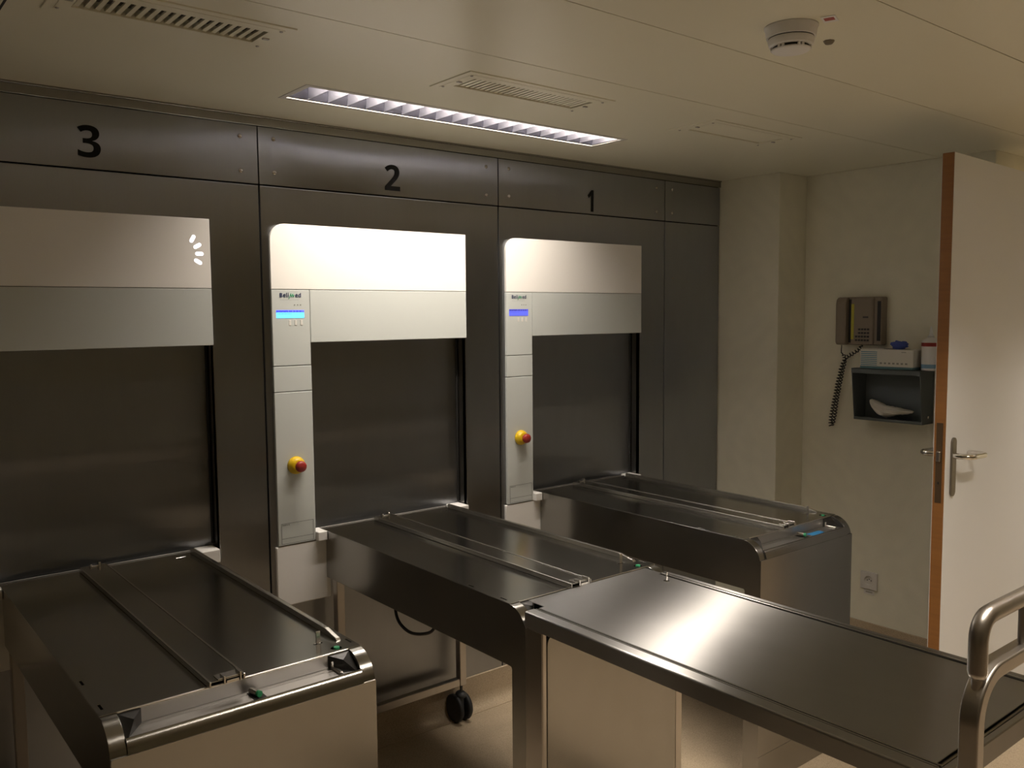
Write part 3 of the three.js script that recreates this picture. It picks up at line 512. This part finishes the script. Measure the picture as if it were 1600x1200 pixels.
{
  const t = add('red_sticker', box(-0.022, 0.022, -0.0016, -0.0004, -0.016, 0.016, 0.0004).rotateY(0.35).translate(1.826, CEIL, 1.673), M.plasticWhite); tag(t, 'small red and white sticker on the ceiling touching the smoke detector', 'sticker');
  add('red_print', box(-0.013, 0.008, -0.0019, -0.0015, -0.011, 0.011, 0.0002).rotateY(0.35).translate(1.826, CEIL, 1.673), std({ color: lin(0.42, 0.1, 0.1), roughness: 0.6 }), t);
  const s = add('ceiling_sensor', lathe([[0, -0.0075], [0.0085, -0.0075], [0.0125, -0.003], [0.014, 0]], 8).translate(1.972, CEIL, 1.583), std({ color: lin(0.2, 0.17, 0.12), roughness: 0.5 })); tag(s, 'tiny grey sensor cap on the ceiling right of the smoke detector', 'sensor');
}

// ---------- right wall: phone, holder, bottle, socket ----------
const onWall = (name, y, z) => group(name, X2, y, z, -Math.PI / 2);
{
  const t = onWall('wall_phone', 1.554, 0.66); tag(t, 'brown wall telephone with corded handset and keypad on the white wall', 'telephone');
  const b = add('phone_body', rbox(-0.098, 0.1085, -0.11, 0.11, 0, 0.052, 0.008, 4), M.phone, t);
  add('body_face', rbox(-0.036, 0.073, -0.108, 0.108, 0.045, 0.062, 0.006, 3), M.phone, b);
  const hs = new THREE.Shape(); hs.moveTo(0.034, -0.11); hs.lineTo(0.066, -0.11); hs.quadraticCurveTo(0.08, -0.108, 0.08, -0.09); hs.lineTo(0.08, 0.075); hs.quadraticCurveTo(0.079, 0.11, 0.05, 0.11); hs.lineTo(0.034, 0.11); hs.lineTo(0.034, 0.065); hs.quadraticCurveTo(0.05, 0.04, 0.05, 0); hs.quadraticCurveTo(0.05, -0.04, 0.034, -0.065); hs.closePath();
  add('handset', planar(extrude(hs, 0.04, { bevelEnabled: true, bevelThickness: 0.006, bevelSize: 0.006, bevelOffset: -0.006, bevelSegments: 3 }).rotateY(-Math.PI / 2).translate(-0.057, 0, 0)), M.phone, t);
  add('cradle_gap', box(-0.056, -0.036, -0.1, 0.1, 0.03, 0.0535, 0.002), M.black, t);
  add('paper_strip', box(-0.034, -0.02, -0.084, 0.078, 0.06, 0.0628, 0.0005), std({ color: lin(0.55, 0.5, 0.06), roughness: 0.7 }), t);
  add('side_slot', box(0.087, 0.1035, -0.09, 0.09, 0.05, 0.0535, 0.001), M.dark, t);
  add('cover_plate', rbox(0.022, 0.066, 0.012, 0.1, 0.0615, 0.0635, 0.0008, 2), M.phone, t); add('name_plate', box(0.024, 0.05, 0.014, 0.021, 0.0632, 0.0642, 0.0003), M.black, t);
  const keys = []; for (let r = 0; r < 4; r++) for (let c = r < 2 ? 1 : 0; c < 5; c++) keys.push(rbox(-0.012 + c * 0.0142, -0.0025 + c * 0.0142, -0.092 + (3 - r) * 0.0165, -0.0835 + (3 - r) * 0.0165, 0.061, 0.0648, 0.001, 2));
  add('keypad', keys, M.black, t).userData.label = 'small black keys';
  // curly cord: hangs from the handset, turns round low down and climbs to the body
  const path = new THREE.CatmullRomCurve3([V(-0.083, -0.112, 0.055), V(-0.085, -0.15, 0.05), V(-0.078, -0.17, 0.035), V(-0.095, -0.25, 0.026), V(-0.118, -0.36, 0.022), V(-0.138, -0.475, 0.018), V(-0.15, -0.505, 0.02), V(-0.146, -0.47, 0.03), V(-0.124, -0.36, 0.036), V(-0.1, -0.25, 0.038), V(-0.075, -0.178, 0.038), V(-0.036, -0.15, 0.035), V(-0.004, -0.126, 0.03), V(0.0, -0.108, 0.028)]);
  const pts = [], turns = 58, N = turns * 9; for (let i = 0; i <= N; i++) { const u = i / N, p = path.getPointAt(u), e = Math.min(1, Math.max(0, (u - 0.035) * 25)), g = path.getTangentAt(u), q = V(0, 0, 1).cross(g).normalize(), n = g.clone().cross(q), a = i / 9 * Math.PI * 2; p.addScaledVector(q, Math.cos(a) * (0.0072 + 0.003 * noise.noise(i * 0.07, 1, 2)) * e).addScaledVector(n, Math.sin(a) * (0.0072 + 0.003 * noise.noise(i * 0.06, 5, 2)) * e); pts.push(p); }
  add('curly_cord', planar(new THREE.TubeGeometry(new THREE.CatmullRomCurve3(pts), N, 0.0026, 6)), M.black, t);
}
{
  const t = onWall('glove_holder', 1.106, 0.829); tag(t, 'dark grey open-fronted metal holder on the wall below the telephone', 'holder');
  const h = 0.236, W = 0.158, dt = 0.13, db = 0.098, k = 0.0035;
  const sideS = new THREE.Shape(); sideS.moveTo(0, 0); sideS.lineTo(db, 0); sideS.lineTo(dt, h); sideS.lineTo(0, h); sideS.closePath();
  for (const x of [-W + k, W]) add('side_plate', planar(extrude(sideS, k).rotateY(-Math.PI / 2).translate(x, 0, 0)), M.slate, t);
  add('top_plate', join(box(-W, W, h - 0.004, h, 0, dt, 0.001), box(-W, W, h - 0.022, h, dt - 0.006, dt, 0.001)), M.slate, t);
  add('bottom_plate', join(box(-W, W, 0, 0.004, 0, db, 0.001), box(-W, W, 0, 0.013, db - 0.002, db + 0.003, 0.001)), M.slate, t);
  add('back_plate', box(-W, W, 0, h, 0.0005, 0.004), M.slate, t);
  add('screw', disc(0.006, 0.003, 14).rotateZ(Math.PI / 2).translate(W + 0.001, 0.03, 0.05), M.chrome, t);
}
{ // crumpled towel lying in the holder
  const g = new THREE.SphereGeometry(1, 40, 28), p = g.attributes.position;
  for (let i = 0; i < p.count; i++) {
    const x = p.getX(i), n = noise.noise(p.getX(i) * 2.1, p.getY(i) * 2.4, p.getZ(i) * 2.2 + 4), f = noise.noise(x * 6, p.getY(i) * 6, p.getZ(i) * 6);
    const u = (x + 1) / 2, r = 0.025 + 0.011 * Math.cos(u * 3.7) + 0.005 * f, bend = u < 0.4 ? 0.042 * Math.pow(1 - u / 0.4, 1.5) : 0.012 * (u - 0.4);
    p.setXYZ(i, (u - 0.5) * 0.205, bend + p.getY(i) * r * (1 + 0.3 * n) + 0.036, p.getZ(i) * 0.032 * (1 + 0.3 * n));
  }
  g.computeVertexNormals();
  const t = onWall('paper_towel', 1.113, 0.828); tag(t, 'crumpled white paper towel lying inside the dark grey holder', 'towel');
  add('folded_paper', planar(g).translate(0, 0.0, 0.06), M.towel, t);
}
{
  const t = onWall('glove_box', 1.342, 0.83); tag(t, 'pale carton with blue stripes lying on top of the dark grey holder', 'carton');
  const face = cardTex(512, 192, (c, w, h) => {
    c.fillStyle = '#d9d6cd'; c.fillRect(0, 0, w, h); c.fillStyle = '#5f8fa3'; for (let i = 0; i < 8; i++) c.fillRect(8, 24 + i * 18, 160, 8); c.fillStyle = '#5c7f86'; c.fillRect(0, h - 26, w, 26);
    c.fillStyle = '#8f8e88'; for (let i = 0; i < 7; i++) c.fillRect(196 + i * 40, 126, 22, 16); c.fillRect(400, 22, 44, 6);
  });
  const g = box(-0.122, 0.122, 0, 0.088, 0.012, 0.122, 0.002), p = g.attributes.position, u = g.attributes.uv; for (let i = 0; i < p.count; i++) u.setXY(i, (p.getX(i) + 0.122) / 0.244, p.getY(i) / 0.088);
  add('carton', g, std({ map: face, roughness: 0.7 }), t);
  add('tear_opening', planar(new THREE.CylinderGeometry(0.03, 0.03, 0.001, 24).scale(2, 1, 0.8).translate(0.02, 0.0884, 0.066)), M.dark, t);
  const q = new THREE.SphereGeometry(1, 30, 20), v = q.attributes.position; for (let i = 0; i < v.count; i++) { const n = 1 + 0.35 * noise.noise(v.getX(i) * 2.5, v.getY(i) * 2.5, v.getZ(i) * 2.5); v.setXYZ(i, v.getX(i) * 0.036 * n * (1 + 0.25 * v.getY(i)), v.getY(i) * 0.02 * n, v.getZ(i) * 0.02 * n); } q.computeVertexNormals();
  const gl = onWall('blue_glove', 1.4245, 0.868); tag(gl, 'crumpled blue glove poking out of the pale carton', 'glove'); add('glove_fold', planar(q).translate(0, 0.022, 0.08), M.gloveBlue, gl);
}
{
  const t = onWall('bottle', 1.342, 0.997); t.position.x = X2 - 0.062; tag(t, 'white squeeze bottle with red band and pointed nozzle beside the carton', 'bottle');
  add('bottle_body', lathe([[0, 0], [0.033, 0], [0.0365, 0.004], [0.0365, 0.118], [0.033, 0.13], [0.017, 0.139], [0.0135, 0.144], [0, 0.144]], 32), M.plasticWhite, t);
  add('red_band', lathe([[0.0368, 0.104], [0.0372, 0.1045], [0.0372, 0.1195], [0.0368, 0.12]], 32), M.red, t);
  add('blue_band', lathe([[0.0368, 0.01], [0.0371, 0.0105], [0.0371, 0.0265], [0.0368, 0.027]], 32), std({ color: lin(0.2, 0.36, 0.52), roughness: 0.5 }), t);
  add('nozzle', lathe([[0, 0.143], [0.0125, 0.143], [0.012, 0.15], [0.008, 0.155], [0.004, 0.182], [0.002, 0.19], [0, 0.19]], 20), M.plasticWhite, t);
}
{
  const t = onWall('wall_socket', 0.338, 0.713); tag(t, 'square white power socket low on the wall near the table of machine 1', 'socket');
  const s = new THREE.Shape(); const a = 0.041; s.moveTo(-a, -a); s.lineTo(a, -a); s.lineTo(a, a); s.lineTo(-a, a); s.closePath(); const h = new THREE.Path(); h.absarc(0, 0, 0.0205, 0, Math.PI * 2, true); s.holes.push(h);
  add('cover_plate', planar(extrude(s, 0.007, { bevelEnabled: true, bevelThickness: 0.002, bevelSize: 0.003, bevelOffset: -0.003, bevelSegments: 3 }).translate(0, 0, 0.001)), M.outlet, t);
  const w = add('socket_well', join(disc(0.0215, 0.002).rotateX(Math.PI / 2).translate(0, 0, 0.0012)), M.outlet, t);
  for (const [x, y] of [[-0.0095, 0], [0.0095, 0], [0, 0.006]]) add('pin_hole', disc(0.0026, 0.001, 12).rotateX(Math.PI / 2).translate(x, y, 0.0026), M.black, w);
  const l = onWall('wall_tag', 0.2815, 0.713); tag(l, 'small peeling pale tag on the wall just under the socket', 'tag'); add('tag_sheet', rbox(-0.026, 0.026, -0.011, 0.011, 0, 0.0028, 0.001, 2), M.outlet, l);
  add('tag_print', box(-0.016, 0.018, -0.003, 0.004, 0.0026, 0.0031, 0.0002), std({ color: lin(0.4, 0.38, 0.34), roughness: 0.8 }), l);
}

// ---------- door standing open ----------
{
  const t = group('door_1', 2.937, 0, 1.4535, 0.05); struct(t);
  const W = 0.9, H = 2.112;
  add('door_core', box(0, W, 0.008, H, -0.039, -0.0016, 0.001), M.wood, t);
  for (const z of [-0.0405, -0.0015]) add('door_facing', box(0.0006, W, 0.008, H - 0.0006, z, z + 0.0015, 0.0004), M.door, t);
  const lp = add('lock_plate', box(-0.0012, 0.0008, 0.955, 1.225, -0.031, -0.0105, 0.0003), std({ color: lin(0.1, 0.065, 0.035), metalness: 0.5, roughness: 0.5 }), t);
  add('latch', rbox(-0.011, 0.001, 1.095, 1.13, -0.028, -0.0135, 0.004, 3), M.tube, lp); add('bolt_hole', box(-0.0016, 0.0006, 1.018, 1.026, -0.024, -0.018, 0.0002), M.dark, lp);
  const plate = (z, n) => { const s = new THREE.Shape(), a = 0.0175; s.absarc(0, 1.173 - a, a, 0, Math.PI, false); s.absarc(0, 0.973 + a, a, Math.PI, Math.PI * 2, false); s.closePath(); return planar(extrude(s, 0.005, { bevelEnabled: true, bevelThickness: 0.001, bevelSize: 0.001, bevelOffset: -0.001, bevelSegments: 2 }).translate(0.056, 0, z)); };
  for (const s of [1, -1]) {
    const z0 = s > 0 ? 0.001 : -0.0475, zf = s > 0 ? 0.0 : -0.0405, q = (d) => zf + s * d;
    const h = add('door_handle', tube(bent([[0.05, 1.112, q(0)], [0.05, 1.112, q(0.062)], [0.185, 1.107, q(0.062)], [0.185, 1.107, q(0.008)]], 0.028, 10), 0.0098, 90, 16), M.chrome, t);
    add('handle_plate', plate(z0, s), M.handlePlate, h);
  }
  const f = new THREE.Group(); f.name = 'door_frame'; struct(f); scene.add(f);
  add('hinge_post', box(X2 - 0.002, X2 + 0.06, 0, 2.1, ZC - 0.002, 1.362, 0.002), M.lampFrame, f);
  for (const y of [0.25, 1.05, 1.85]) add('hinge', disc(0.008, 0.09, 14).translate(X2 - 0.001, y, 1.369), M.tube, f);
}
renderer.render(scene, camera);
